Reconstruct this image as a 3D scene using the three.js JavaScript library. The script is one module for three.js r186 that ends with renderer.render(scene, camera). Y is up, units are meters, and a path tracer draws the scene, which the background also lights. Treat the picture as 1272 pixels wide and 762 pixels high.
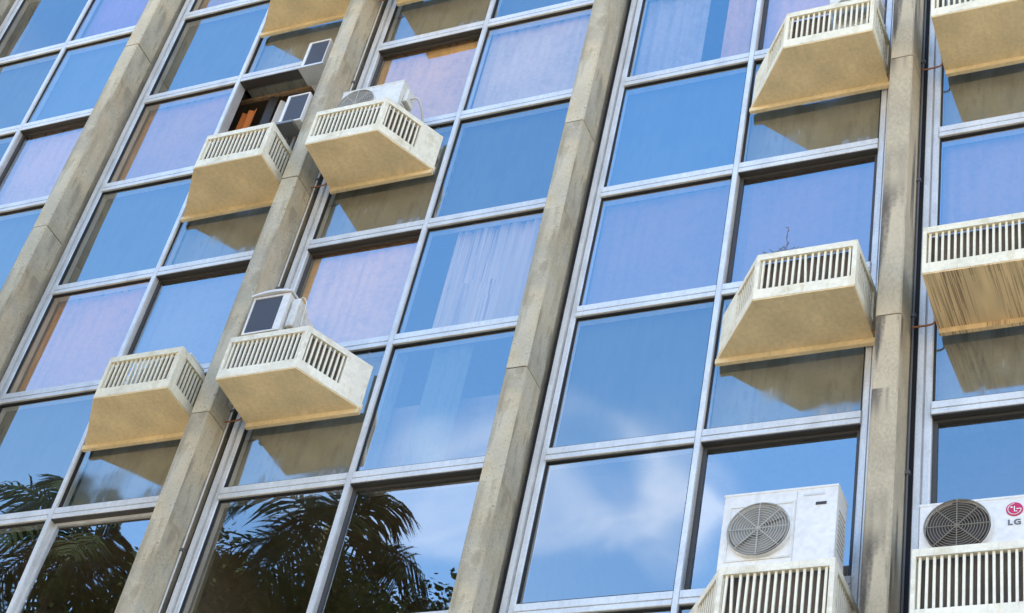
import * as THREE from 'three';
import { mergeGeometries } from 'three/addons/utils/BufferGeometryUtils.js';
import { RoundedBoxGeometry } from 'three/addons/geometries/RoundedBoxGeometry.js';
import { FontLoader } from 'three/addons/loaders/FontLoader.js';
import { TextGeometry } from 'three/addons/geometries/TextGeometry.js';

// ---------------------------------------------------------------- camera, sky, sun, exposure
const scene = new THREE.Scene();
const camera = new THREE.PerspectiveCamera(19.064, 1024 / 613, 0.1, 2000);
camera.position.set(10.394, -13.5135, 10);
camera.rotation.set(0.734798, 0.554682, 0.239237, 'YXZ');
scene.add(camera);
const renderer = new THREE.WebGLRenderer({ antialias: true });
renderer.setSize(1024, 613);
renderer.toneMapping = THREE.LinearToneMapping;
renderer.toneMappingExposure = 1.82;
renderer.shadowMap.enabled = true;
const SUN = new THREE.Vector3(-0.36, 0.9, -0.24).normalize();   // high, behind the building: the facade is in open shade

function rng(seed) { let a = seed >>> 0; return () => { a = (a + 0x6d2b79f5) >>> 0; let t = Math.imul(a ^ (a >>> 15), 1 | a); t = (t + Math.imul(t ^ (t >>> 7), 61 | t)) ^ t; return ((t ^ (t >>> 14)) >>> 0) / 4294967296; }; }
const sm = (a, b, x) => { const t = Math.min(1, Math.max(0, (x - a) / (b - a))); return t * t * (3 - 2 * t); };
const mix = (a, b, t) => a + (b - a) * t;
function hash3(x, y, z) { let h = Math.imul(x, 374761393) ^ Math.imul(y, 668265263) ^ Math.imul(z, 1274126177); h = Math.imul(h ^ (h >>> 13), 1274126177); return ((h ^ (h >>> 16)) >>> 0) / 4294967296; }
function noise3(x, y, z) {
  const X = Math.floor(x), Y = Math.floor(y), Z = Math.floor(z), f = (t) => t * t * (3 - 2 * t), u = f(x - X), v = f(y - Y), w = f(z - Z);
  const l = (a, b) => mix(mix(hash3(X, Y + a, Z + b), hash3(X + 1, Y + a, Z + b), u), 0, 0);
  return mix(mix(l(0, 0), l(1, 0), v), mix(l(0, 1), l(1, 1), v), w);
}
function fbm(x, y, z, n = 5) { let s = 0, a = 0.5; for (let i = 0; i < n; i++) { s += a * noise3(x, y, z); x *= 2.03; y *= 2.03; z *= 2.03; a *= 0.5; } return s; }

{
  const W = 2048, H = 1024, data = new Float32Array(W * H * 4);
  for (let j = 0; j < H; j++) for (let i = 0; i < W; i++) {
    const el = ((j + 0.5) / H - 0.5) * Math.PI, az = ((i + 0.5) / W - 0.5) * 2 * Math.PI;
    const x = Math.cos(el) * Math.cos(az), y = Math.sin(el), z = Math.cos(el) * Math.sin(az);
    const up = Math.max(0, y);
    const k = Math.pow(1 - up, 2.2), w = Math.exp(-up * 4.6);
    const c = [mix(0.065, 0.55, k), mix(0.385, 1.36, k), mix(1.04, 2.15, k)];
    const warm = [2.1, 1.65, 1.15];
    for (let n = 0; n < 3; n++) c[n] = mix(c[n], warm[n], w);
    const mu = x * SUN.x + y * SUN.y + z * SUN.z, glow = 0.5 * Math.pow(Math.max(0, mu), 8);
    for (let n = 0; n < 3; n++) c[n] += glow;
    if (y > 0.02) {                                   // thin fair-weather cloud, denser towards the horizon
      const q = 1.9 / (y + 0.18), px = x * q + 14.094, pz = z * q + 53.657;
      const wx = fbm(px * 1.3, 0.5, pz * 1.3, 3) - 0.45, wz = fbm(px * 1.3 + 9, 3.5, pz * 1.3, 3) - 0.45;
      const d = fbm(px * 2.056 + wx * 1.6, 7.1, pz * 2.056 + wz * 1.6, 6);
      const fil = fbm(px * 4.2 + wx * 9, 2.2, pz * 4.2 + wz * 9, 6), m = sm(0.55, 0.78, d) * sm(0.38, 0.72, fil) * 0.95 * sm(0.95, 0.7, y);
      const cl = [2.0, 2.05, 2.1];
      for (let n = 0; n < 3; n++) c[n] = mix(c[n], cl[n], m);
    }
    const o = (j * W + i) * 4;
    for (let n = 0; n < 3; n++) data[o + n] = y < -0.02 ? warm[n] * 0.35 : c[n];
    data[o + 3] = 1;
  }
  const t = new THREE.DataTexture(data, W, H, THREE.RGBAFormat, THREE.FloatType);
  t.mapping = THREE.EquirectangularReflectionMapping; t.magFilter = THREE.LinearFilter; t.minFilter = THREE.LinearFilter; t.needsUpdate = true;
  scene.background = t; scene.environment = t;
}
const sun = new THREE.DirectionalLight(new THREE.Color().setRGB(1, 0.94, 0.84), 5);
sun.name = 'sun';
sun.position.copy(SUN).multiplyScalar(90); sun.castShadow = true;
Object.assign(sun.shadow.camera, { left: -60, right: 60, top: 60, bottom: -60, near: 1, far: 250 });
sun.shadow.mapSize.set(2048, 2048);
scene.add(sun, sun.target);

// ---------------------------------------------------------------- textures and materials
function tileNoise(N, cells, seed) {                       // tiling value noise, N x N
  const r = rng(seed), g = Float32Array.from({ length: cells * cells }, () => r()), o = new Float32Array(N * N), f = (t) => t * t * (3 - 2 * t);
  for (let j = 0; j < N; j++) for (let i = 0; i < N; i++) {
    const x = (i / N) * cells, y = (j / N) * cells, X = x | 0, Y = y | 0, u = f(x - X), v = f(y - Y), X1 = (X + 1) % cells, Y1 = (Y + 1) % cells;
    o[j * N + i] = mix(mix(g[Y * cells + X], g[Y * cells + X1], u), mix(g[Y1 * cells + X], g[Y1 * cells + X1], u), v);
  }
  return o;
}
function tex(N, fn, srgb = true) {
  const d = new Uint8Array(N * N * 4);
  for (let j = 0; j < N; j++) for (let i = 0; i < N; i++) {
    const c = fn(i, j), o = (j * N + i) * 4;
    for (let k = 0; k < 3; k++) d[o + k] = Math.max(0, Math.min(255, Math.round(255 * c[k]))); d[o + 3] = 255;
  }
  const t = new THREE.DataTexture(d, N, N); t.wrapS = t.wrapT = THREE.RepeatWrapping; t.magFilter = THREE.LinearFilter; t.minFilter = THREE.LinearMipmapLinearFilter; t.generateMipmaps = true;
  if (srgb) t.colorSpace = THREE.SRGBColorSpace; t.needsUpdate = true; return t;
}
const N = 512, n4 = tileNoise(N, 4, 1), n11 = tileNoise(N, 11, 2), n37 = tileNoise(N, 37, 3), n130 = tileNoise(N, 130, 4), n256 = tileNoise(N, 256, 5);
const strip = (seed, cells) => { const t = tileNoise(N, cells, seed); return (i, j) => t[(((j / 6) | 0) % N) * N + i]; };   // stretched along y
const st3 = ((t) => (i, j) => t[(((j / 14) | 0) % N) * N + i])(tileNoise(N, 110, 8)), st1 = strip(6, 60), st2 = strip(7, 24);
const pits = (i, j) => (n256[j * N + i] > 0.86 && n37[j * N + i] > 0.5 ? 0.72 : 1);
const concreteMap = tex(N, (i, j) => {
  const o = j * N + i, v = 0.95 + 0.12 * (n4[o] - 0.5) + 0.09 * (n11[o] - 0.5) + 0.05 * (n37[o] - 0.5) + 0.05 * (n130[o] - 0.5) - 0.14 * sm(0.62, 0.9, st1(i, j)) * n11[o] - 0.1 * sm(0.6, 0.9, st2(i, j));
  const h = n11[(o + 7000) % (N * N)] - 0.5; return [v * pits(i, j) * (1 + 0.04 * h), v * pits(i, j), v * pits(i, j) * (0.98 - 0.06 * h)];
});
const stainMap = tex(N, (i, j) => {                          // concrete with black rain streaks
  const o = j * N + i, v = 0.95 + 0.14 * (n4[o] - 0.5) + 0.1 * (n11[o] - 0.5) + 0.1 * (n130[o] - 0.5), s = sm(0.42, 0.8, 0.55 * st2(i, j) + 0.3 * st1(i, j) + 0.15 * n130[o]) * sm(0.3, 0.75, n4[o]);
  return [v - 0.5 * s, v - 0.5 * s, v - 0.47 * s];
});
const concreteBump = tex(N, (i, j) => { const o = j * N + i, v = 0.4 * n37[o] + 0.3 * n130[o] + 0.3 * n256[o]; return [v, v, v].map((a) => a * pits(i, j)); }, false);
const paintMap = tex(N, (i, j) => {
  const o = j * N + i, v = 0.96 + 0.08 * (n4[o] - 0.5) + 0.07 * (n37[o] - 0.5) + 0.05 * (n130[o] - 0.5), s = sm(0.66, 0.95, st1(i, j)) * sm(0.4, 0.7, n11[o]), g = sm(0.72, 0.9, n11[(o + 9000) % (N * N)]);
  return [v - 0.05 * s - 0.04 * g, v - 0.07 * s - 0.05 * g, v - 0.1 * s - 0.08 * g];
});
const dripMap = tex(N, (i, j) => {                          // rusty drip marks
  const o = j * N + i, v = 0.95 + 0.12 * (n11[o] - 0.5), s = sm(0.45, 0.8, st3(i, j)) * mix(0.35, 1, st2(i, j)) * sm(0.2, 0.55, n4[o]);
  return [v - 0.36 * s, v - 0.4 * s, v - 0.38 * s];
});
const alloyMap = tex(N, (i, j) => { const o = j * N + i, v = 0.95 + 0.09 * (n11[o] - 0.5) + 0.06 * (n130[o] - 0.5), s = sm(0.7, 0.95, st1(i, j)) * 0.035; return [v - s, v - s, v - s * 1.1]; });
const woodMap = tex(N, (i, j) => { const o = j * N + i, g = st1(i, j) * 0.5 + st2(i, j) * 0.4 + n37[o] * 0.1, v = 0.55 + 0.45 * g; return [v, v * 0.97, v * 0.92]; });
const barkMap = tex(N, (i, j) => { const o = j * N + i, v = 0.6 + 0.3 * n37[o] + 0.2 * (n130[o] - 0.5) - 0.25 * ((j % 64) < 6 ? 1 : 0); return [v, v, v * 0.95]; });
const dirtyGlass = tex(N, (i, j) => { const o = j * N + i, v = 0.012 + 0.03 * sm(0.5, 0.9, n11[o]) + 0.03 * sm(0.75, 1, st1(i, j)); return [v, v, v]; }, false);
const rep = (t, x, y = x) => { const c = t.clone(); c.repeat.set(x, y); c.needsUpdate = true; return c; };
const C3 = (r, g, b) => new THREE.Color().setRGB(r, g, b);
const mat = (r, g, b, o = {}) => new THREE.MeshStandardMaterial({ color: C3(r, g, b), roughness: 0.8, ...o });
const conc = (r, g, b, s) => mat(r, g, b, { map: rep(concreteMap, s), bumpMap: rep(concreteBump, s * 1.7), bumpScale: 0.006, roughness: 0.92 });
const M = {
  pillar: [conc(0.56, 0.48, 0.355, 0.41), conc(0.535, 0.465, 0.35, 0.53), conc(0.57, 0.49, 0.355, 0.47), conc(0.545, 0.475, 0.36, 0.37)],
  pillarStained: [0.31, 0.43].map((q) => mat(0.53, 0.44, 0.3, { map: rep(stainMap, q * 1.6, q), bumpMap: rep(concreteBump, q * 3), bumpScale: 0.006, roughness: 0.92 })),
  core: conc(0.4, 0.37, 0.31, 0.3),
  alloy: mat(0.74, 0.735, 0.72, { map: rep(alloyMap, 0.6), metalness: 0.25, roughness: 0.42 }),
  alloy2: mat(0.68, 0.675, 0.66, { map: rep(alloyMap, 0.83), metalness: 0.25, roughness: 0.45 }),
  gasket: mat(0.02, 0.02, 0.022, { roughness: 0.7 }),
  sash: mat(0.055, 0.05, 0.045, { roughness: 0.5, metalness: 0.2 }),
  spandrel: mat(0.055, 0.06, 0.035, { map: rep(concreteMap, 0.7), roughness: 0.9 }),
  room: mat(0.3, 0.22, 0.15, { map: rep(paintMap, 0.3), roughness: 0.9 }),
  ceiling: mat(0.34, 0.25, 0.16, { map: rep(paintMap, 0.4), roughness: 0.9 }),
  wood: mat(0.4, 0.2, 0.08, { map: rep(woodMap, 1.3), roughness: 0.6 }),
  panel: [0, 1, 2].map((k) => mat([0.86, 0.86, 0.83][k], [0.79, 0.8, 0.76][k], [0.62, 0.65, 0.58][k], { map: rep(paintMap, [0.9, 0.7, 1.1][k]), bumpMap: rep(concreteBump, 2), bumpScale: 0.002, roughness: 0.75 })),
  slab: [0, 1].map((k) => mat([0.86, 0.84][k], [0.67, 0.65][k], [0.39, 0.375][k], { map: rep(alloyMap, [0.4, 0.33][k]), bumpMap: rep(concreteBump, 1.5), bumpScale: 0.003, roughness: 0.85 })),
  slabDrip: mat(0.84, 0.61, 0.33, { map: rep(dripMap, 1.7, 0.4), roughness: 0.85 }),
  gapShadeOlive: mat(0.13, 0.12, 0.09, { map: rep(concreteMap, 0.8) }), gapShade: mat(0.17, 0.13, 0.095, { map: rep(concreteMap, 1.2), roughness: 0.85 }), gapShadeBrown: mat(0.13, 0.1, 0.075, { map: rep(concreteMap, 1.5) }),  // dark tones that put the shade of the slat gaps into colour
  rust: mat(0.3, 0.12, 0.05, { map: rep(concreteMap, 3), roughness: 0.9 }),
  white: mat(0.82, 0.79, 0.74, { map: rep(alloyMap, 0.31), roughness: 0.38 }),
  ivory: mat(0.72, 0.7, 0.64, { map: rep(paintMap, 1.1), roughness: 0.45 }),
  grille: mat(0.42, 0.41, 0.38, { roughness: 0.6 }),
  dark: mat(0.035, 0.033, 0.035, { roughness: 0.6 }),
  coil: mat(0.06, 0.06, 0.065), well: mat(0.28, 0.265, 0.23), wellBrown: mat(0.05, 0.042, 0.035), guardBrown: mat(0.2, 0.175, 0.14),
  fin: mat(0.2, 0.2, 0.22, { roughness: 0.45, metalness: 0.4 }),
  steel: mat(0.25, 0.24, 0.23, { roughness: 0.6, metalness: 0.5 }),
  pipe: mat(0.1, 0.1, 0.105, { roughness: 0.6 }),
  pipePale: mat(0.55, 0.53, 0.5, { roughness: 0.6 }),
  red: mat(0.5, 0.01, 0.08, { roughness: 0.4 }), print: mat(0.12, 0.12, 0.13, { roughness: 0.5 }), badge: mat(0.55, 0.55, 0.56, { roughness: 0.4 }),
  rail: mat(0.6, 0.4, 0.25, { map: rep(woodMap, 1.3), roughness: 0.6 }),
  orange: mat(0.5, 0.15, 0.03, { roughness: 0.9 }), cloth: mat(0.55, 0.53, 0.5, { roughness: 0.95 }), cord: mat(0.7, 0.68, 0.62, { roughness: 0.5 }),
  leafPalm: new THREE.MeshPhysicalMaterial({ color: C3(0.035, 0.065, 0.02), roughness: 0.9, specularIntensity: 0.2, side: THREE.DoubleSide }),
  leafTree: [C3(0.04, 0.08, 0.022), C3(0.055, 0.09, 0.02)].map((c) => new THREE.MeshPhysicalMaterial({ color: c, roughness: 0.9, specularIntensity: 0.2, side: THREE.DoubleSide })),
  bark: mat(0.2, 0.18, 0.15, { map: rep(barkMap, 1, 0.5), roughness: 0.95 }), palmShaft: mat(0.09, 0.14, 0.05, { roughness: 0.5 }), twig: mat(0.12, 0.09, 0.06),
  ground: conc(0.58, 0.47, 0.32, 0.2), asphalt: mat(0.06, 0.06, 0.062, { map: rep(concreteMap, 0.5), roughness: 0.95 }),
};
const glass = [0, 1, 2].map((k) => new THREE.MeshPhysicalMaterial({ color: C3([0.92, 0.9, 0.94][k], [0.92, 0.91, 0.93][k], [0.9, 0.89, 0.91][k]), transmission: 1, thickness: 0, ior: [3.3, 3.6, 4.0][k], roughness: 0.45, roughnessMap: rep(dirtyGlass, [0.6, 0.45, 0.5][k])}));

const dustyGlass = glass[1].clone(); dustyGlass.roughness = 5.5; dustyGlass.ior = 3.1;
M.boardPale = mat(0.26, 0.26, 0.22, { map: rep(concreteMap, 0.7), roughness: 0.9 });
// ---------------------------------------------------------------- helpers
const used = new Map();
function numbered(n) { const k = used.get(n) || 0; used.set(n, k + 1); return k ? `${n}_${String(k).padStart(3, '0')}` : n; }
function uvBox(g) {                                             // texture coordinates in metres, from the dominant axis of each face
  g = g.index ? g.toNonIndexed() : g; const p = g.attributes.position, n = g.attributes.normal, uv = new Float32Array(p.count * 2);
  for (let i = 0; i < p.count; i++) {
    const ax = Math.abs(n.getX(i)), ay = Math.abs(n.getY(i)), az = Math.abs(n.getZ(i)), x = p.getX(i), y = p.getY(i), z = p.getZ(i);
    const [u, v] = ay > ax && ay > az ? [x, z] : ax > az ? [z + 0.37, y] : [x, y]; uv[2 * i] = u; uv[2 * i + 1] = v;
  }
  g.setAttribute('uv', new THREE.BufferAttribute(uv, 2)); return g;
}
const bx = (x0, x1, y0, y1, z0, z1) => uvBox(new THREE.BoxGeometry(x1 - x0, y1 - y0, z1 - z0).translate((x0 + x1) / 2, (y0 + y1) / 2, (z0 + z1) / 2));
const rbx = (x0, x1, y0, y1, z0, z1, r = 0.01) => uvBox(new RoundedBoxGeometry(x1 - x0, y1 - y0, z1 - z0, 2, r).translate((x0 + x1) / 2, (y0 + y1) / 2, (z0 + z1) / 2));
function prismY(pts, y0, y1) {                                   // outline in x,z pulled up
  const s = new THREE.Shape(pts.map(([x, z]) => new THREE.Vector2(x, -z)));
  return uvBox(new THREE.ExtrudeGeometry(s, { depth: y1 - y0, bevelEnabled: false }).rotateX(-Math.PI / 2).translate(0, y0, 0));
}
function prismX(pts, x0, x1) {                                   // outline in z,y pulled along x
  const s = new THREE.Shape(pts.map(([z, y]) => new THREE.Vector2(-z, y)));
  return uvBox(new THREE.ExtrudeGeometry(s, { depth: x1 - x0, bevelEnabled: false }).rotateY(Math.PI / 2).translate(x0, 0, 0));
}
const cyl = (a, b, r, n = 8, r2 = r) => {
  const d = new THREE.Vector3().subVectors(b, a), g = new THREE.CylinderGeometry(r2, r, d.length(), n);
  g.applyQuaternion(new THREE.Quaternion().setFromUnitVectors(new THREE.Vector3(0, 1, 0), d.clone().normalize())); const m = a.clone().add(b).multiplyScalar(0.5);
  return g.translate(m.x, m.y, m.z).toNonIndexed();
};
const V = (x, y, z) => new THREE.Vector3(x, y, z);
function obj(name, geos, m, parent) {
  const g = Array.isArray(geos) ? (geos.length > 1 ? mergeGeometries(geos.map((a) => (a.index ? a.toNonIndexed() : a))) : geos[0]) : geos;
  const o = new THREE.Mesh(g, m); o.name = parent ? name : numbered(name); o.castShadow = o.receiveShadow = true; (parent || scene).add(o); return o;
}
function grp(name, parent) { const g = new THREE.Group(); g.name = name; parent.add(g); return g; }
function thing(name, label, category, pos = [0, 0, 0], group) {
  const o = new THREE.Group(); o.name = numbered(name); o.position.set(...pos); o.userData = { label, category }; if (group) o.userData.group = group; scene.add(o); return o;
}

// ---------------------------------------------------------------- the facade grid (metres; y = 0 is a sill line, camera height is about 1.6 m above the ground)
const BAY = 3.0494, HS = 1.5633, HV = 1.4923, ST = HS + HV, GROUND = -15.1, TOP = 24.3;
const yT = (k) => { const s = Math.floor(k / 2); return -s * ST - (k - 2 * s) * HS; };       // k even: sill; k odd: window head below it
const xP = (i) => (i - 1.5) * BAY - 0.005;                                                    // pillar i
const xM = (b) => (b - 1) * BAY;                                                              // mullion of bay b, between pillar b and b + 1
const B0 = -1, B1 = 5, R0 = -4, R1 = 5;
const rand = rng(77);

// setting
{
  const g = obj('ground', bx(-500, 500, GROUND - 0.6, GROUND - 0.14, -500, 500), M.ground); g.userData = { kind: 'structure' };
  const p = obj('pavement', bx(-60, 60, GROUND - 0.14, GROUND, -14, 14), M.ground); p.userData = { kind: 'structure' };
  const r = obj('road', bx(-200, 200, GROUND - 0.139, GROUND - 0.13, 14.2, 22), M.asphalt); r.userData = { kind: 'structure' };
}
// the office building
const bld = new THREE.Group(); bld.name = 'office_building'; scene.add(bld);
bld.userData = { label: 'tall office building with concrete pillars and aluminium framed mirror glass', category: 'building' };
const XL = xP(B0) - 0.4, XR = xP(B1 + 1) + 0.4, yTopDet = yT(R0), yBotDet = yT(R1 + 1), ZB = -5;
obj('unseen_upper_wall', bx(XL, XR, yTopDet + 0.07, TOP, ZB, -0.02), M.core, bld);  // unseen upper storeys, height chosen so their shadow keeps the trees dark
obj('lower_wall', bx(XL, XR, GROUND - 0.3, yBotDet - 0.07, ZB, -0.02), M.core, bld);
obj('back_wall', bx(XL, XR, yBotDet - 0.07, yTopDet + 0.07, ZB, ZB + 0.25), M.room, bld);
for (const [a, b] of [[XL, XL + 0.3], [XR - 0.3, XR]]) obj('end_wall', bx(a, b, yBotDet - 0.07, yTopDet + 0.07, ZB + 0.25, -0.02), M.core, bld);
for (let k = R0; k <= R1 + 1; k++) if (Math.abs(k) % 2 === 0 && k > R0 && k <= R1) obj('floor_slab', bx(XL + 0.3, XR - 0.3, yT(k + 1) + 0.12, yT(k) - 0.45, ZB + 0.25, -0.42), M.ceiling, bld);
for (let i = B0 + 1; i <= B1; i++) obj('partition_wall', bx(xP(i) - 0.06, xP(i) + 0.06, yBotDet, yTopDet, ZB + 0.25, -0.45), M.room, bld);

// pillars: storey-high precast pieces with open joints
for (let i = B0; i <= B1 + 1; i++) {
  const p = grp('pillar', bld), x = xP(i), w = 0.097, d = 0.317, c = 0.012;
  const ys = []; for (let k = -16; k <= 8; k += 2) ys.push(yT(k) - 0.885); ys.push(GROUND); ys.sort((a, b) => a - b);
  for (let k = 0; k < ys.length; k++) {
    const a = ys[k] + 0.006, b = k + 1 < ys.length ? ys[k + 1] - 0.006 : TOP + 0.4, dx = (rand() - 0.5) * 0.006, dz = (rand() - 0.5) * 0.006;
    const seg = obj('pillar_segment', prismY([[-w, 0.02], [w, 0.02], [w, d - c], [w - c, d], [-w + c, d], [-w, d - c]], 0, b - a), i === 4 ? M.pillarStained[k % 2] : M.pillar[Math.floor(rand() * 4)], p);
    seg.position.set(x + dx, a, dz);
  }
  obj('pillar_core', bx(x - w + 0.025, x + w - 0.025, GROUND, TOP, -0.45, 0.27), M.pillar[1], p);
}
// frame members
for (let b = B0; b <= B1; b++) {
  const xm = xM(b), h = 0.0275;
  obj('mullion', prismY([[-h, -0.13], [h, -0.13], [h, -0.012], [h - 0.006, 0], [-h + 0.006, 0], [-h, -0.012]], yBotDet, yTopDet).translate(xm, 0, 0), b % 2 ? M.alloy : M.alloy2, bld);
  for (const s of [-1, 1]) {                                     // jamb beside each pillar, two strips with a groove between, and a dark gap to the concrete
    const xp = s > 0 ? xP(b) : xP(b + 1), q = [[0.146, -0.13], [0.262, -0.13], [0.262, -0.03], [0.25, -0.02], [0.212, -0.02], [0.21, -0.045], [0.198, -0.045], [0.196, 0], [0.152, 0], [0.146, -0.006]];
    obj('jamb', prismY(s > 0 ? q : q.map(([x, z]) => [-x, z]).reverse(), yBotDet, yTopDet).translate(xp, 0, 0), M.alloy, bld);
    obj('joint_strip', bx(Math.min(xp + s * 0.097, xp + s * 0.146), Math.max(xp + s * 0.097, xp + s * 0.146), yBotDet, yTopDet, -0.3, -0.05), M.gasket, bld);
  }
  for (let k = R0; k <= R1 + 1; k++) for (const side of ['L', 'R']) {
    const [x0, x1] = side === 'L' ? [xP(b) + 0.262, xm - h] : [xm + h, xP(b + 1) - 0.262], y = yT(k), u = 0.066;
    obj('transom', prismX([[-0.13, -u], [-0.006, -u], [-0.002, -u + 0.005], [-0.002, -0.022], [-0.016, -0.02], [-0.016, -0.01], [-0.004, -0.008], [-0.004, u - 0.012], [-0.02, u], [-0.13, u]], x0, x1).translate(0, y, 0), (k + b) % 3 ? M.alloy : M.alloy2, bld);
  }
}
// windows
const cream = [0.82, 0.6, 0.36], pink = [0.87, 0.45, 0.12], amber = [0.7, 0.26, 0.04], brown = [0.45, 0.2, 0.05], blush = [0.66, 0.36, 0.2], grey = [0.42, 0.34, 0.3];
const WIN = {                                                     // recess (m); curtain [from, to (share of the width), lower end (share of the height), colour]
  '0R-3': { c: [0, 1, 0, [0.3, 0.14, 0.3]] }, '0R-1': { z: 1, c: [0, 1, 0, blush] }, '0L-3': {}, '0L-1': {},
  '1L-3': { c: [0, 1, 0, brown] }, '1L-1': { c: [0, 1, 0, [0.5, 0.22, 0.06]] }, '1L1': { c: [0, 1, 0, amber] }, '1L3': {},
  '1R-3': { z: 1, c: [0, 1, 0, cream] }, '1R-1': { z: 1, open: 1 }, '1R1': { z: 1, c: [0, 1, 0, [0.26, 0.16, 0.09]] }, '1R3': { z: 1, tilt: 0.03, sash: 1 },
  '2L-3': { z: 1 }, '2L-1': { z: 1, c: [0, 1, 0, pink] }, '2L1': { z: 1, c: [0, 1, 0, pink] }, '2L3': {},
  '2R-1': { c: [0, 1, 0, [0.74, 0.5, 0.28]] }, '2R1': { c: [0.22, 1, 0, [0.7, 0.5, 0.32], 1, 1] }, '2R2': { c: [0.3, 0.6, 0, [0.13, 0.15, 0.1], 0.8] }, '2R3': { z: 1 },
  '3L-1': { c: [0, 0.55, 0, grey, 0.7], c2: [0.72, 1, 0, blush, 0.7] }, '3L1': { c: [0, 1, 0, [0.28, 0.13, 0.05]] }, '3L3': {},
  '3R-1': { z: 1, c: [0, 1, 0, blush] }, '3R1': { z: 1, c: [0, 1, 0, [0.28, 0.13, 0.07]] }, '3R3': { z: 1 },
  '4L-1': { z: 1, c: [0, 1, 0, pink] }, '4L1': { z: 0, c: [0, 1, 0, [0.34, 0.18, 0.1]] }, '4L3': { z: 1 },
};
const LEDGES = new Set(['1R', '2L', '3R', '4L']);               // columns with ledges: dusty glass under them
const curtMats = new Map();
function curtainMat(c, stained) { const k = c.join() + (stained || ''); if (!curtMats.has(k)) curtMats.set(k, mat(...c, { map: stained ? rep(dripMap, 0.9, 0.22) : rep(paintMap, 0.8), roughness: 0.95, side: THREE.DoubleSide })); return curtMats.get(k); }
function curtain(w, hgt, ph, amp = 1) {
  const n = Math.max(8, Math.round(w * 60)), g = new THREE.PlaneGeometry(w, hgt, n, 1), p = g.attributes.position;
  for (let i = 0; i < p.count; i++) { const x = p.getX(i), y = p.getY(i) / hgt; p.setZ(i, amp * 0.022 * Math.sin(x * 52 + ph + 1.5 * Math.sin(x * 9 + ph)) + amp * 0.014 * Math.sin(x * 23 + y * 0.8)); }
  g.computeVertexNormals(); return uvBox(g);
}
function pillow(w, h, a, ph) {                                    // old glass is never quite flat
  const g = new THREE.PlaneGeometry(w, h, 14, 14), p = g.attributes.position;
  for (let i = 0; i < p.count; i++) { const x = p.getX(i) / w * 2, y = p.getY(i) / h * 2; p.setZ(i, (1 - x * x) * (1 - y * y) * (a + 0.0008 * Math.sin(x * 2.6 + ph) + 0.0008 * Math.sin(y * 3.1 + ph * 2))); }
  g.computeVertexNormals(); return g;
}
for (let b = B0; b <= B1; b++) for (const side of ['L', 'R']) for (let r = R0; r <= R1; r++) {
  const [x0, x1] = side === 'L' ? [xP(b) + 0.262, xM(b) - 0.0275] : [xM(b) + 0.0275, xP(b + 1) - 0.262];
  const y1 = yT(r) - 0.066, y0 = yT(r + 1) + 0.066, vis = Math.abs(r) % 2 === 1, s = WIN[`${b}${side}${r}`] || (vis && rand() < 0.5 ? { c: [0, 1, 0, cream] } : {});
  const win = grp('window', bld); win.position.set((x0 + x1) / 2, y0, 0);
  const w = x1 - x0, h = y1 - y0, zr = s.z ? -0.085 : -0.045, fr = s.z ? 0.034 : 0.01, fm = s.z ? M.sash : M.gasket, under = !vis && LEDGES.has(`${b}${side}`), gm = under ? dustyGlass : glass[Math.floor(rand() * 3)];
  const leaf = grp('sash', win); leaf.position.set(0, h, zr);
  if (s.open) { win.remove(leaf); obj('frame', bx(w / 2 - 0.03, w / 2 - 0.001, 0.001, h - 0.013, -0.12, -0.08), M.sash, win); }
  else {
    const fm2 = s.sash ? M.alloy2 : fm, f2 = s.sash ? 0.04 : fr;
    // the sash is one part: four rails and its pane
    win.remove(leaf);
    const rails = obj('frame', [bx(-w / 2 + 0.001, w / 2 - 0.001, -f2, -0.001, -0.02, 0.02), bx(-w / 2 + 0.001, w / 2 - 0.001, -h + 0.001, -h + f2, -0.02, 0.02), bx(-w / 2 + 0.001, -w / 2 + f2, -h + f2, -f2, -0.02, 0.02), bx(w / 2 - f2, w / 2 - 0.001, -h + f2, -f2, -0.02, 0.02)], fm2, win);
    const pane = obj('pane', pillow(w - 2 * f2 + 0.006, h - 2 * f2 + 0.006, (rand() - 0.5) * 0.004, rand() * 6).translate(0, -h / 2, 0), gm, win);
    const tx = (rand() - 0.5) * 0.012, ty = (rand() - 0.5) * 0.012;
    for (const o of [rails, pane]) { o.position.set(0, h, zr); if (s.tilt) o.rotation.x = -s.tilt; }
    pane.rotation.x += tx; pane.rotation.y = ty; pane.position.z += 0.004;
  }
  if (s.z) obj('head_shade_strip', bx(-w / 2 + 0.001, w / 2 - 0.001, h - 0.012, h - 0.001, -0.125, -0.007), M.sash, win);  // dark strip painting in the shaded transom underside and the dark gap there
  if (!vis && !s.c) obj('backing_board', bx(-w / 2 - 0.05, w / 2 + 0.05, -0.1, h + 0.1, -0.3, -0.17), under ? M.boardPale : M.spandrel, win);
  for (const c of [s.c, s.c2]) if (c) {
    const cw = (c[1] - c[0]) * w, cu = obj('curtain', curtain(cw, h * (1 - c[2]) + 0.1, rand() * 6, c[4] ?? 0.3), curtainMat(c[3], c[5]), win);
    cu.position.set(-w / 2 + c[0] * w + cw / 2, h * (1 + c[2]) / 2, -0.165);
  }
}

// ---------------------------------------------------------------- ledges for air conditioners
const PITCH = 0.0462, SW = 0.0175, SD = 0.016;
const slatGeo = (h) => uvBox(new THREE.BoxGeometry(SW, h, SD));
const slatH = 0.325, slatG = slatGeo(slatH);
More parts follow.
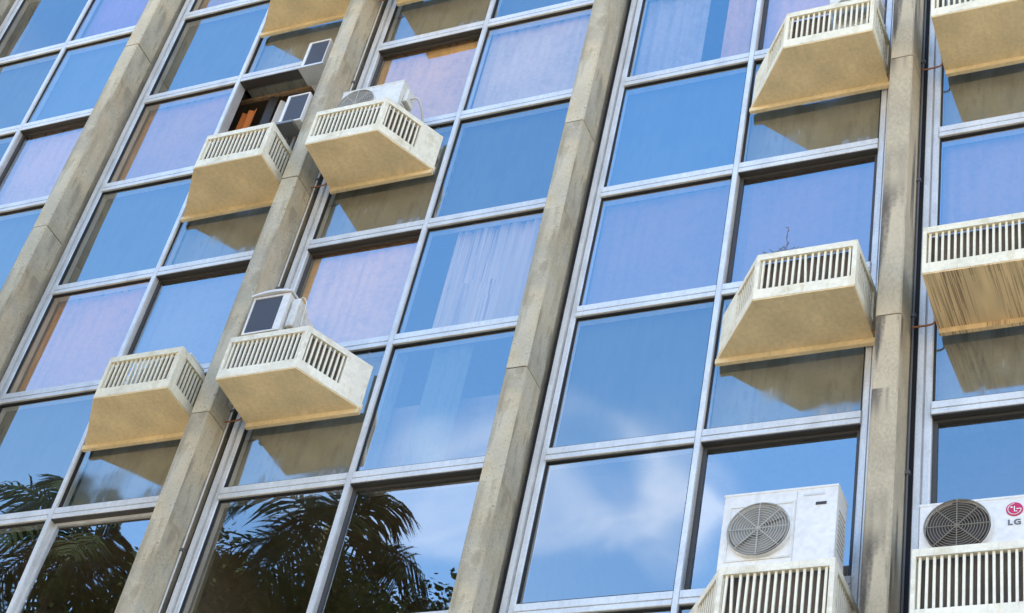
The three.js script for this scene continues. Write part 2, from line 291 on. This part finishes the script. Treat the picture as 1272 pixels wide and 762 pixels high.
// a panel from a to b (x,z) with an opening filled with upright slats between the shares s0 and s1 of its length
function louvrePanel(par, a, b, y0, y1, s0, s1, m, bent = 0, rnd = rand, shadeBacked = false) {
  const dx = b[0] - a[0], dz = b[1] - a[1], L = Math.hypot(dx, dz), T = 0.045, yo0 = y0 + 0.1, yo1 = y1 - 0.06;
  const g = grp('panel', par); g.position.set(a[0], 0, a[1]); g.rotation.y = -Math.atan2(dz, dx);
  const e0 = s0 * L, e1 = s1 * L, G = [bx(0, L, y0, yo0, -T, 0), bx(0, L, yo1, y1, -T, 0)];
  if (e0 > 0.002) G.push(bx(0, e0, yo0, yo1, -T, 0)); if (e1 < L - 0.002) G.push(bx(e1, L, yo0, yo1, -T, 0));
  obj('panel_face', G, m, g);
  if (shadeBacked) obj('gap_shade_sheet', bx(e0 - 0.01, e1 + 0.01, yo0 - 0.01, yo1 + 0.01, -T - 0.022, -T - 0.016), M.gapShade, g);  // added dark sheet, its colour stands in for shade inside the ledge
  const n = Math.floor((e1 - e0) / PITCH), p = (e1 - e0) / n;
  for (let k = 0; k < n - 0; k++) {
    const o = obj('slat', slatG, m, g); o.scale.y = (yo1 - yo0 + 0.004) / slatH; o.position.set(e0 + (k + 0.5) * p, (yo0 + yo1) / 2, -T / 2); o.rotation.y = (rnd() - 0.5) * 0.08; o.rotation.z = (rnd() - 0.5) * 0.01 + (bent && k === bent ? 0.06 : 0);
  }
}
function ledge(pi, side, k, label, o = {}) {
  const x = xP(pi), y = yT(k), yb = -0.815, yt = o.yt ?? -0.335, m = M.panel[o.m ?? Math.floor(rand() * 3)], sl = o.drip ? M.slabDrip : M.slab[Math.floor(rand() * 2)], T = 0.046;
  const t = thing('air_conditioner_ledge', label, 'ledge', [x, y, 0], 'slatted ledges for air conditioners');
  let A, B, Cc, D;                                                // near-pillar back, near-pillar front, far front, far back (x, z)
  if (side === 'L') { A = [-0.18, 0.004]; B = [-0.18, 0.615]; Cc = [-0.97, 0.615]; D = [-1.46, 0.004]; } else { A = [0.3, 0.004]; B = [0.32, 0.625]; Cc = [1.12, 0.625]; D = [1.46, 0.004]; }
  const sgn = side === 'L' ? 1 : -1, e = 0.004;
  const ins = [[A[0] - sgn * e, A[1]], [B[0] - sgn * e, B[1] - e], [Cc[0] + sgn * e * 0.6, Cc[1] - e], [D[0] + sgn * e * 1.5, D[1]]];
  obj('floor_slab', prismY(side === 'L' ? ins : ins.slice().reverse(), yb - 0.012, yb + 0.05), sl, t);
  obj('back_rib', bx(Math.min(A[0], D[0]) + 0.012, Math.max(A[0], D[0]) + (side === 'L' ? 0.03 : -0.012), yb - 0.062, yb - 0.013, 0.003, 0.04), sl, t);
  const lo = yb + 0.002, hi = yt - 0.003;
  if (side === 'L') {
    louvrePanel(t, Cc, B, yb, yt, 0.035, 0.955, m, o.bent);
    louvrePanel(t, [B[0], B[1] - T], [A[0], 0.02], lo, hi, 0.06, 0.85, m, 0, rand, true);
    louvrePanel(t, [D[0] + 0.02, 0.02], [Cc[0] - 0.001, Cc[1] - 0.001], lo, hi, 0.45, 0.94, m, 0, rand, true);
  } else {
    louvrePanel(t, B, Cc, yb, yt, 0.035, 0.965, m, o.bent);
    louvrePanel(t, [Cc[0] + 0.001, Cc[1] - 0.001], [D[0] - 0.01, 0.02], lo, hi, 0.05, 0.62, m, 0, rand, true);
    louvrePanel(t, [A[0], 0.02], [B[0], B[1] - T], lo, hi, 0.1, 0.85, m, 0, rand, true);
  }
  for (const [f0, f1] of o.screen ?? [[0, 1]]) {                  // added dark sheet, painting in the shade seen between the slats
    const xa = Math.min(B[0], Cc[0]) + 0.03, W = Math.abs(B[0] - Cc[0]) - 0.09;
    obj('gap_shade_sheet', bx(xa + f0 * W, xa + f1 * W, yb + 0.06, yt - 0.03, B[1] - 0.092, B[1] - 0.084), o.sm || M.gapShade, t);
  }
  const hx = side === 'L' ? -0.165 : 0.28;                         // rusty hook by the pillar
  const hook = new THREE.CatmullRomCurve3([V(hx - 0.02 * sgn, yb + 0.1, 0.1), V(hx - 0.02 * sgn, yb + 0.01, 0.1), V(hx, yb - 0.015, 0.1), V(hx + sgn * (side === 'L' ? 0.07 : 0.16), yb - 0.015, 0.09)]);
  obj('hook', new THREE.TubeGeometry(hook, 12, 0.008, 6), M.rust, t);
  return t;
}
ledge(2, 'L', -2, 'cream slatted ledge above the open window and stacked window units');
ledge(2, 'L', 0, 'cream slatted ledge under the open window with two stacked window units', { m: 0 });
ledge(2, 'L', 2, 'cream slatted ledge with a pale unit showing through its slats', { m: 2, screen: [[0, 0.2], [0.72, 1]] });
ledge(2, 'R', -2, 'slatted ledge above the ledge with a round-fan unit and pink curtained window');
ledge(2, 'R', 0, 'cream angled ledge holding a white fan unit beside a pillar', { m: 0, sm: M.gapShadeOlive });
ledge(2, 'R', 2, 'cream angled ledge holding a dark louvred window unit', { m: 1, sm: M.gapShadeOlive });
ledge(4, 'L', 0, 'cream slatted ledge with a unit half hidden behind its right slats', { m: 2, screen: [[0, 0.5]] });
ledge(4, 'L', 2, 'empty cream slatted ledge with dry twigs on its rail', { m: 0, bent: 7 });
ledge(4, 'L', 4, 'white slatted ledge carrying the large outdoor unit with square fan guard', { m: 1, bent: 1, yt: -0.25 });
ledge(4, 'R', 0, 'slatted ledge with clean tan underside, above the drip-stained ledge', { m: 2, screen: [[0, 0.1], [0.7, 1]] });
ledge(4, 'R', 2, 'slatted ledge with dark drip stains streaking its tan underside', { m: 2, drip: 1 });
ledge(4, 'R', 4, 'white slatted ledge carrying the outdoor unit with red round emblem', { m: 1, yt: -0.25, sm: M.gapShadeBrown });

// ---------------------------------------------------------------- air conditioners
const ring = (r, t, z, n = 40) => new THREE.TorusGeometry(r, t, 5, n).translate(0, 0, z).toNonIndexed();
function fan(par, cx, cy, R, z, well = M.well) {
  const g = grp('fan', par); g.position.set(cx, cy, z);
  obj('fan_well', new THREE.CircleGeometry(R, 40).toNonIndexed(), well, g).position.z = -0.03;
  const bl = []; for (let k = 0; k < 3; k++) { const s = new THREE.Shape(); s.moveTo(0.03, 0); s.absarc(0, 0, R * 0.9, 0.1, 1.35, false); s.lineTo(0, 0.03); bl.push(new THREE.ShapeGeometry(s, 10).rotateX(0.12).rotateZ(k * 2.094 + 0.4).toNonIndexed()); }
  bl.push(new THREE.CylinderGeometry(0.05, 0.055, 0.02, 16).rotateX(Math.PI / 2).toNonIndexed());
  obj('fan_blades', bl, well, g).position.z = -0.018;
  const G = []; for (let k = 1; k <= 11; k++) G.push(ring(R * k / 11, 0.0028, 0.006));
  for (let k = 0; k < 8; k++) { const a = (k * Math.PI) / 4; G.push(cyl(V(0, 0, 0.008), V(Math.cos(a) * R, Math.sin(a) * R, 0.008), 0.004, 5)); }
  obj('fan_guard', G, well === M.wellBrown ? M.guardBrown : M.grille, g);
  return g;
}
function stand(par, w, y0, zb, zf) { for (const x of [-w / 2 + 0.1, w / 2 - 0.1]) for (const z of [zb + 0.03, zf - 0.04]) obj('leg', bx(x - 0.02, x + 0.02, y0, 0, z - 0.02, z + 0.02), M.steel, par); }
function outdoorUnit(label, pos, w, h, d, fx, fy, fr, o = {}) {       // pos: middle of the lower front edge
  const t = thing('outdoor_unit', label, 'air conditioner', pos, 'outdoor air conditioner units');
  obj('casing', rbx(-w / 2, w / 2, 0, h, -d, 0, 0.012), o.m || M.white, t);
  obj('top_cover', rbx(-w / 2 - 0.004, w / 2 + 0.004, h - 0.018, h + 0.004, -d - 0.004, 0.004, 0.006), o.m || M.white, t);
  if (o.square) obj('fan_surround', [bx(fx - fr - 0.02, fx + fr + 0.02, fy + fr + 0.006, fy + fr + 0.022, 0, 0.006), bx(fx - fr - 0.02, fx + fr + 0.02, fy - fr - 0.022, fy - fr - 0.006, 0, 0.006), bx(fx - fr - 0.02, fx - fr - 0.006, fy - fr - 0.006, fy + fr + 0.006, 0, 0.006), bx(fx + fr + 0.006, fx + fr + 0.02, fy - fr - 0.006, fy + fr + 0.006, 0, 0.006)], M.ivory, t);
  // shallow fan recess: a dark well ring set on the casing
  obj('fan_rim', new THREE.RingGeometry(fr, fr + 0.014, 48).toNonIndexed(), o.m || M.white, t).position.set(fx, fy, 0.004);
  fan(t, fx, fy, fr, 0.034, o.well);
  const tub = new THREE.CylinderGeometry(fr + 0.008, fr + 0.014, 0.036, 48, 1, true).rotateX(Math.PI / 2).toNonIndexed(); obj('fan_shroud', tub, o.m || M.white, t).position.set(fx, fy, 0.018);
  const V4 = []; for (let k = 0; k < 9; k++) V4.push(bx(w / 2, w / 2 + 0.004, h * 0.2 + k * 0.04, h * 0.2 + k * 0.04 + 0.012, -d * 0.8, -d * 0.2)); obj('side_louvre', V4, M.grille, t);
  stand(t, w, o.leg ?? -0.3, -d, 0);
  return t;
}
// big unit by the right pillar
{
  const y = yT(4), t = outdoorUnit('large white outdoor unit with square fan guard and small black badge', [xP(4) - 0.635, y - 0.19, 0.5], 0.81, 0.645, 0.24, -0.125, 0.3, 0.215, { square: 1, leg: -0.55 });
  obj('badge', rbx(0.255, 0.33, 0.482, 0.505, 0.0, 0.006, 0.002), M.dark, t);
  obj('name_plate', rbx(0.165, 0.315, 0.568, 0.586, 0.0, 0.004, 0.0015), M.badge, t);
  obj('panel_seam', bx(0.118, 0.121, 0.02, 0.62, 0, 0.002), M.grille, t);
}
const font = await new FontLoader().loadAsync('fonts/droid/droid_sans_bold.typeface.json');
{
  const y = yT(4), t = outdoorUnit('white outdoor unit with red round emblem above grey letters', [xP(4) + 0.74, y + 0.2 - 0.56, 0.5], 0.82, 0.56, 0.26, -0.155, 0.335, 0.21, { leg: -0.38, well: M.wellBrown });
  const e = grp('emblem', t); e.position.set(0.205, 0.45, 0.002);
  obj('emblem_disc', new THREE.CylinderGeometry(0.054, 0.054, 0.006, 40).rotateX(Math.PI / 2), M.red, e);
  const wm = M.white, arc = (r, a, b) => { const p = []; for (let k = 0; k <= 20; k++) { const q = a + (b - a) * k / 20; p.push(V(Math.cos(q) * r, Math.sin(q) * r, 0.004)); } return new THREE.TubeGeometry(new THREE.CatmullRomCurve3(p), 20, 0.003, 5).toNonIndexed(); };
  obj('emblem_mark', [arc(0.042, Math.PI * 0.5, Math.PI * 2), bx(0.012, 0.042, -0.003, 0.003, 0.002, 0.006), bx(-0.003, 0.003, -0.022, 0.022, 0.002, 0.006), bx(0.0, 0.018, -0.022, -0.016, 0.002, 0.0058), new THREE.CircleGeometry(0.0075, 16).translate(-0.018, 0.016, 0.0045).toNonIndexed()], wm, e);
  const tg = new TextGeometry('LG', { font, size: 0.043, depth: 0.003, curveSegments: 6 }); tg.computeBoundingBox(); tg.translate(-(tg.boundingBox.max.x + tg.boundingBox.min.x) / 2, 0, 0); tg.scale(1.25, 1, 1);
  obj('lettering', tg, M.print, t).position.set(0.203, 0.327, 0.001);
}
// white fan unit on the angled ledge
{
  const t = outdoorUnit('white fan unit with pipe valve showing over angled ledge rail', [xP(2) + 0.755, -0.5, 0.45], 0.7, 0.64, 0.26, -0.13, 0.37, 0.2, { m: M.ivory, leg: -0.26 });
  obj('valve_cover', rbx(0.35, 0.4, 0.38, 0.56, -0.2, -0.06, 0.012), M.ivory, t);
  obj('pipe', new THREE.TubeGeometry(new THREE.CatmullRomCurve3([V(0.4, 0.46, -0.12), V(0.47, 0.47, -0.13), V(0.5, 0.4, -0.2), V(0.48, 0.2, -0.38)]), 16, 0.012, 6), M.pipePale, t);
}
outdoorUnit('pale outdoor unit hidden inside ledge, showing through the slats', [xP(2) - 0.56, yT(2) - 0.73, 0.42], 0.62, 0.5, 0.24, 0.03, 0.25, 0.18, { m: M.ivory, leg: -0.015 });
outdoorUnit('pale outdoor unit half hidden behind slats, top above the rail', [xP(4) - 0.42, -0.55, 0.47], 0.44, 0.52, 0.24, 0.0, 0.25, 0.17, { m: M.ivory, leg: -0.2 });
outdoorUnit('pale outdoor unit inside the ledge with clean underside', [xP(4) + 0.62, -0.72, 0.46], 0.5, 0.5, 0.22, 0.0, 0.25, 0.17, { m: M.ivory, leg: -0.025 });
// window units: framed box with dark louvre
function windowUnit(label, pos, w, h, d, o = {}) {
  const t = thing('window_unit', label, 'air conditioner', pos, 'window air conditioner units'), f = 0.022;
  obj('casing', [rbx(-w / 2, w / 2, h - f, h, -d, 0, 0.008), rbx(-w / 2, w / 2, 0, f, -d, 0, 0.008), rbx(-w / 2, -w / 2 + (o.lf ?? f * 1.6), f - 0.004, h - f + 0.004, -d, 0, 0.008), rbx(w / 2 - (o.rf ?? 0.012), w / 2, f - 0.004, h - f + 0.004, -d, 0, 0.006)], M.white, t);
  obj('coil', bx(-w / 2 + 0.015, w / 2 - 0.008, f * 0.6, h - f * 0.6, -d + 0.01, -0.03), M.coil, t);
  const F = [], n = Math.round((w - 0.05) / 0.014); for (let k = 0; k < n; k++) { const x = -w / 2 + (o.lf ?? f * 1.6) + 0.006 + k * 0.0135; if (x < w / 2 - (o.rf ?? 0.012) - 0.004) F.push(bx(x, x + 0.004, f, h - f, -0.028, -0.006)); }
  obj('louvre', F, M.fin, t);
  return t;
}
{
  const a = windowUnit('upper of two stacked dark-louvred window units beside the pillar', [xP(2) - 0.345, 1.06, 0.25], 0.27, 0.42, 0.4);
  obj('tray', [bx(-0.15, 0.16, -0.03, -0.004, -0.24, 0.015)], M.alloy2, a);
  const b = windowUnit('lower of two stacked dark-louvred window units, on the ledge rail', [xP(2) - 0.24, -0.02, 0.36], 0.27, 0.44, 0.42);
  obj('tray', [bx(-0.2, 0.06, -0.036, -0.004, -0.36, 0.02), bx(-0.12, -0.09, -0.72, -0.036, -0.2, -0.17), bx(-0.02, 0.01, -0.72, -0.036, -0.2, -0.17)], M.steel, b);
}
{
  const t = windowUnit('dark louvred window unit with rounded white frame on angled ledge', [xP(2) + 0.45, yT(2) - 0.13, 0.45], 0.39, 0.46, 0.5, { rf: 0.075, lf: 0.02 });
  const hood = new THREE.Shape(); hood.moveTo(-0.215, 0.455); hood.quadraticCurveTo(0, 0.51, 0.215, 0.455); hood.lineTo(0.215, 0.475); hood.quadraticCurveTo(0, 0.545, -0.215, 0.475); hood.closePath();
  obj('hood', new THREE.ExtrudeGeometry(hood, { depth: 0.3, bevelEnabled: false, curveSegments: 16 }).translate(0, 0, -0.28), M.white, t);
  obj('side_cover', rbx(0.215, 0.3, 0.06, 0.4, -0.2, -0.03, 0.02), M.ivory, t);
  obj('cable', new THREE.TubeGeometry(new THREE.CatmullRomCurve3([V(0.26, 0.38, -0.06), V(0.31, 0.42, -0.05), V(0.34, 0.36, -0.08), V(0.32, 0.2, -0.12), V(0.3, -0.1, -0.2)]), 20, 0.006, 5), M.cord, t);
  obj('sill_bracket', [bx(-0.21, -0.18, -0.64, -0.004, -0.24, -0.2), bx(0.16, 0.19, -0.64, -0.004, -0.24, -0.2)], M.steel, t);
}
// dry twigs on the rail
{
  const r = rng(5), G = []; for (let k = 0; k < 26; k++) { const p = V(-0.9 + r() * 0.22, 0.002 + r() * 0.03, -0.02 + (r() - 0.5) * 0.05), a = r() * 6.3, l = 0.03 + r() * 0.08; G.push(cyl(p, p.clone().add(V(Math.cos(a) * l, r() * 0.035, Math.sin(a) * l * 0.5)), 0.0025, 4)); }
  for (const [dx, hh] of [[0, 0.3]]) { const p = V(-0.76 + dx, 0.002, -0.02); let q = p; for (let k = 1; k < 6; k++) { const n2 = p.clone().add(V((r() - 0.5) * 0.025, hh * k / 5, (r() - 0.5) * 0.03)); G.push(cyl(q, n2, 0.0025, 4)); G.push(cyl(n2, n2.clone().add(V((r() - 0.5) * 0.06, 0.02, (r() - 0.5) * 0.05)), 0.004, 4)); q = n2; } }
  const o = obj('twig_bundle', G, M.twig); o.position.set(xP(4), yT(2) - 0.335, 0.6); o.userData = { label: 'loose dry twigs lying on the rail of the empty ledge', category: 'twigs' };
}
// conduits by the pillars with ledges
for (const [pi, m, lab] of [[2, M.pipePale, 'thin pale conduit clipped beside the pillar between angled and plain ledges'], [4, M.pipe, 'thin dark conduit clipped beside the pillar next to the emblem unit']]) {
  const t = thing('conduit', lab, 'pipe', [xP(pi) + 0.114, 0, 0.035]);
  obj('pipe', cyl(V(0, yBotDet, 0), V(0, yTopDet, 0), 0.009, 8), m, t);
  for (let k = -5; k < 10; k++) obj('clamp', [bx(-0.016, 0.02, -0.014, 0.014, -0.012, 0.014)], M.pipe, t).position.y = -k * 1.53 + 0.75 - 1.4;
}
// things in the room behind the open window
{
  const put = (name, geo, m, p, label, category) => { const o = obj(name, geo, m); o.position.set(...p); o.userData = { label, category }; };
  put('timber_rail', bx(-0.35, 1.3, -0.05, 0.05, -0.02, 0.02), M.rail, [0, 1.47, -0.3], 'tan timber rail across the open window', 'rail');
  put('orange_cloth', curtain(0.2, 0.45, 1, 0.8), M.orange, [0.06, 1.02, -0.3], 'orange cloth hanging from the timber rail', 'cloth');
  put('dark_cloth', curtain(0.14, 0.7, 3), M.dark, [0.32, 1.07, -0.3], 'black cloth hanging from the timber rail', 'cloth');
  put('grey_cloth', curtain(0.36, 0.5, 2), M.cloth, [0.6, 1.05, -0.3], 'pale grey cloth hanging from the timber rail', 'cloth');
}

// ---------------------------------------------------------------- trees across the pavement, seen in the glass
function strand(P, n, w0, out, r) {                              // narrow leaflet of two facing quads along P(t)
  const pos = []; for (let k = 0; k < n; k++) { const a = P(k / n), b = P((k + 1) / n), wa = w0 * Math.sin(Math.PI * (0.12 + 0.85 * k / n)), wb = w0 * Math.sin(Math.PI * (0.12 + 0.85 * (k + 1) / n)) * (k + 1 === n ? 0 : 1); pos.push(a.clone().addScaledVector(r, wa), a.clone().addScaledVector(r, -wa), b.clone().addScaledVector(r, wb), a.clone().addScaledVector(r, -wa), b.clone().addScaledVector(r, -wb), b.clone().addScaledVector(r, wb)); }
  for (const p of pos) out.push(p.x, p.y, p.z);
}
function fromTris(a) { const g = new THREE.BufferGeometry(); g.setAttribute('position', new THREE.Float32BufferAttribute(a, 3)); g.computeVertexNormals(); g.setAttribute('uv', new THREE.Float32BufferAttribute(new Float32Array((a.length / 3) * 2), 2)); return g; }
function palm(label, x, z, top, R, seed, nf = 20) {
  const r = rng(seed), t = thing('palm_tree', label, 'palm', [x, GROUND, z]), H = top - GROUND, G = [];
  const lean = V((r() - 0.5) * 0.6, 0, (r() - 0.5) * 0.4), pt = (s) => V(lean.x * s * s, H * s, lean.z * s * s);
  for (let k = 0; k < 14; k++) G.push(cyl(pt(k / 14), pt((k + 1) / 14), 0.2 - 0.05 * k / 14, 12, 0.2 - 0.05 * (k + 1) / 14));
  obj('trunk', G, M.bark, t); const c = pt(1);
  obj('crownshaft', cyl(c.clone().add(V(0, -0.2, 0)), c.clone().add(V(0, 0.55, 0)), 0.17, 12, 0.09), M.palmShaft, t);
  for (let f = 0; f < nf; f++) {
    const az = f * 2.399 + r() * 0.4, up = mix(1.25, -0.35, f / nf) + (r() - 0.5) * 0.2, L = R * (0.85 + 0.3 * r()), dir = V(Math.cos(az), 0, Math.sin(az)), droop = 0.55 + 0.35 * r();
    const rp = (s) => c.clone().add(V(0, 0.4, 0)).addScaledVector(dir, L * s * Math.cos(up) * (1 - 0.18 * s)).add(V(0, L * (s * Math.sin(up) - droop * s * s), 0));
    const out = [], sd = V(-dir.z, 0, dir.x);
    strand((s) => rp(s), 10, 0.022, out, sd); strand((s) => rp(s), 10, 0.022, out, V(0, 1, 0));
    for (let k = 4; k < 40; k++) for (const q of [-1, 1]) {
      const s = k / 40 + (r() - 0.5) * 0.012, a = rp(s), b = rp(Math.min(1, s + 0.02)), fw = b.sub(a).normalize(), ll = R * 0.26 * Math.sin(Math.PI * (0.16 + 0.8 * s)) * (0.85 + 0.3 * r()) + 0.08, lift = (r() - 0.35) * 0.5;
      const d = sd.clone().multiplyScalar(q).addScaledVector(fw, 0.55 + 0.25 * r()).add(V(0, lift, 0)).normalize(), hang = 0.35 + 0.5 * r();
      strand((u) => a.clone().addScaledVector(d, ll * u).add(V(0, -hang * ll * u * u, 0)), 3, 0.024, out, fw);
    }
    obj('frond', fromTris(out), M.leafPalm, t);
  }
  return t;
}
function tree(label, x, z, cy, rx, ry, seed, n = 9000) {
  const r = rng(seed), t = thing('leafy_tree', label, 'tree', [x, GROUND, z]), H = cy - GROUND, G = [];
  G.push(cyl(V(0, 0, 0), V(0.1, H * 0.55, 0.05), 0.32, 12, 0.22));
  const tips = []; for (let k = 0; k < 9; k++) { const a = k * 2.4, e = V(Math.cos(a) * rx * 0.6, H + ry * (r() * 0.9 - 0.3), Math.sin(a) * rx * 0.6), m = V(0.1, H * 0.55, 0.05).lerp(e, 0.5).add(V(0, 0.4, 0)); G.push(cyl(V(0.1, H * 0.55, 0.05), m, 0.14, 7, 0.09), cyl(m, e, 0.09, 6, 0.03)); tips.push(e); }
  obj('trunk', G, M.bark, t);
  const cl = []; for (let k = 0; k < 130; k++) { const a = r() * 6.283, b = Math.acos(2 * r() - 1), q = Math.cbrt(r()); cl.push([Math.sin(b) * Math.cos(a) * rx * q, H + Math.cos(b) * ry * q, Math.sin(b) * Math.sin(a) * rx * q, 0.5 + 0.5 * r()]); }
  for (let half = 0; half < 2; half++) {
    const out = []; for (let k = half; k < n; k += 2) {
      const c = cl[k % 130], a = r() * 6.283, b = Math.acos(2 * r() - 1), q = Math.cbrt(r()) * c[3], p = V(c[0] + Math.sin(b) * Math.cos(a) * q, c[1] + Math.cos(b) * q * 0.75, c[2] + Math.sin(b) * Math.sin(a) * q);
      const d = V(r() - 0.5, r() * 0.6 - 0.45, r() - 0.5).normalize(), s = V(r() - 0.5, r() - 0.5, r() - 0.5).cross(d).normalize(), l = 0.06 + 0.06 * r(), A = p, Bq = p.clone().addScaledVector(d, l), m1 = p.clone().addScaledVector(d, l * 0.45).addScaledVector(s, l * 0.25), m2 = p.clone().addScaledVector(d, l * 0.45).addScaledVector(s, -l * 0.25);
      for (const v of [A, m1, Bq, A, Bq, m2]) out.push(v.x, v.y, v.z);
    }
    obj('crown', fromTris(out), M.leafTree[half], t);
  }
  return t;
}
palm('tall palm mirrored in the windows beside the angled ledge column', -1.0, 5.5, -1.1, 2.1, 11, 17);
palm('tall palm mirrored behind the slatted ledge columns', -4.9, 5.5, -0.7, 2.1, 23, 18);
tree('dark leafy tree mirrored between the two palms', -3.9, 6.8, -1.7, 1.5, 2.2, 31, 110000);
tree('low leafy tree mirrored below the palm beside the angled ledge column', 0.1, 6.0, -3.0, 1.5, 1.5, 47, 60000);

renderer.render(scene, camera);
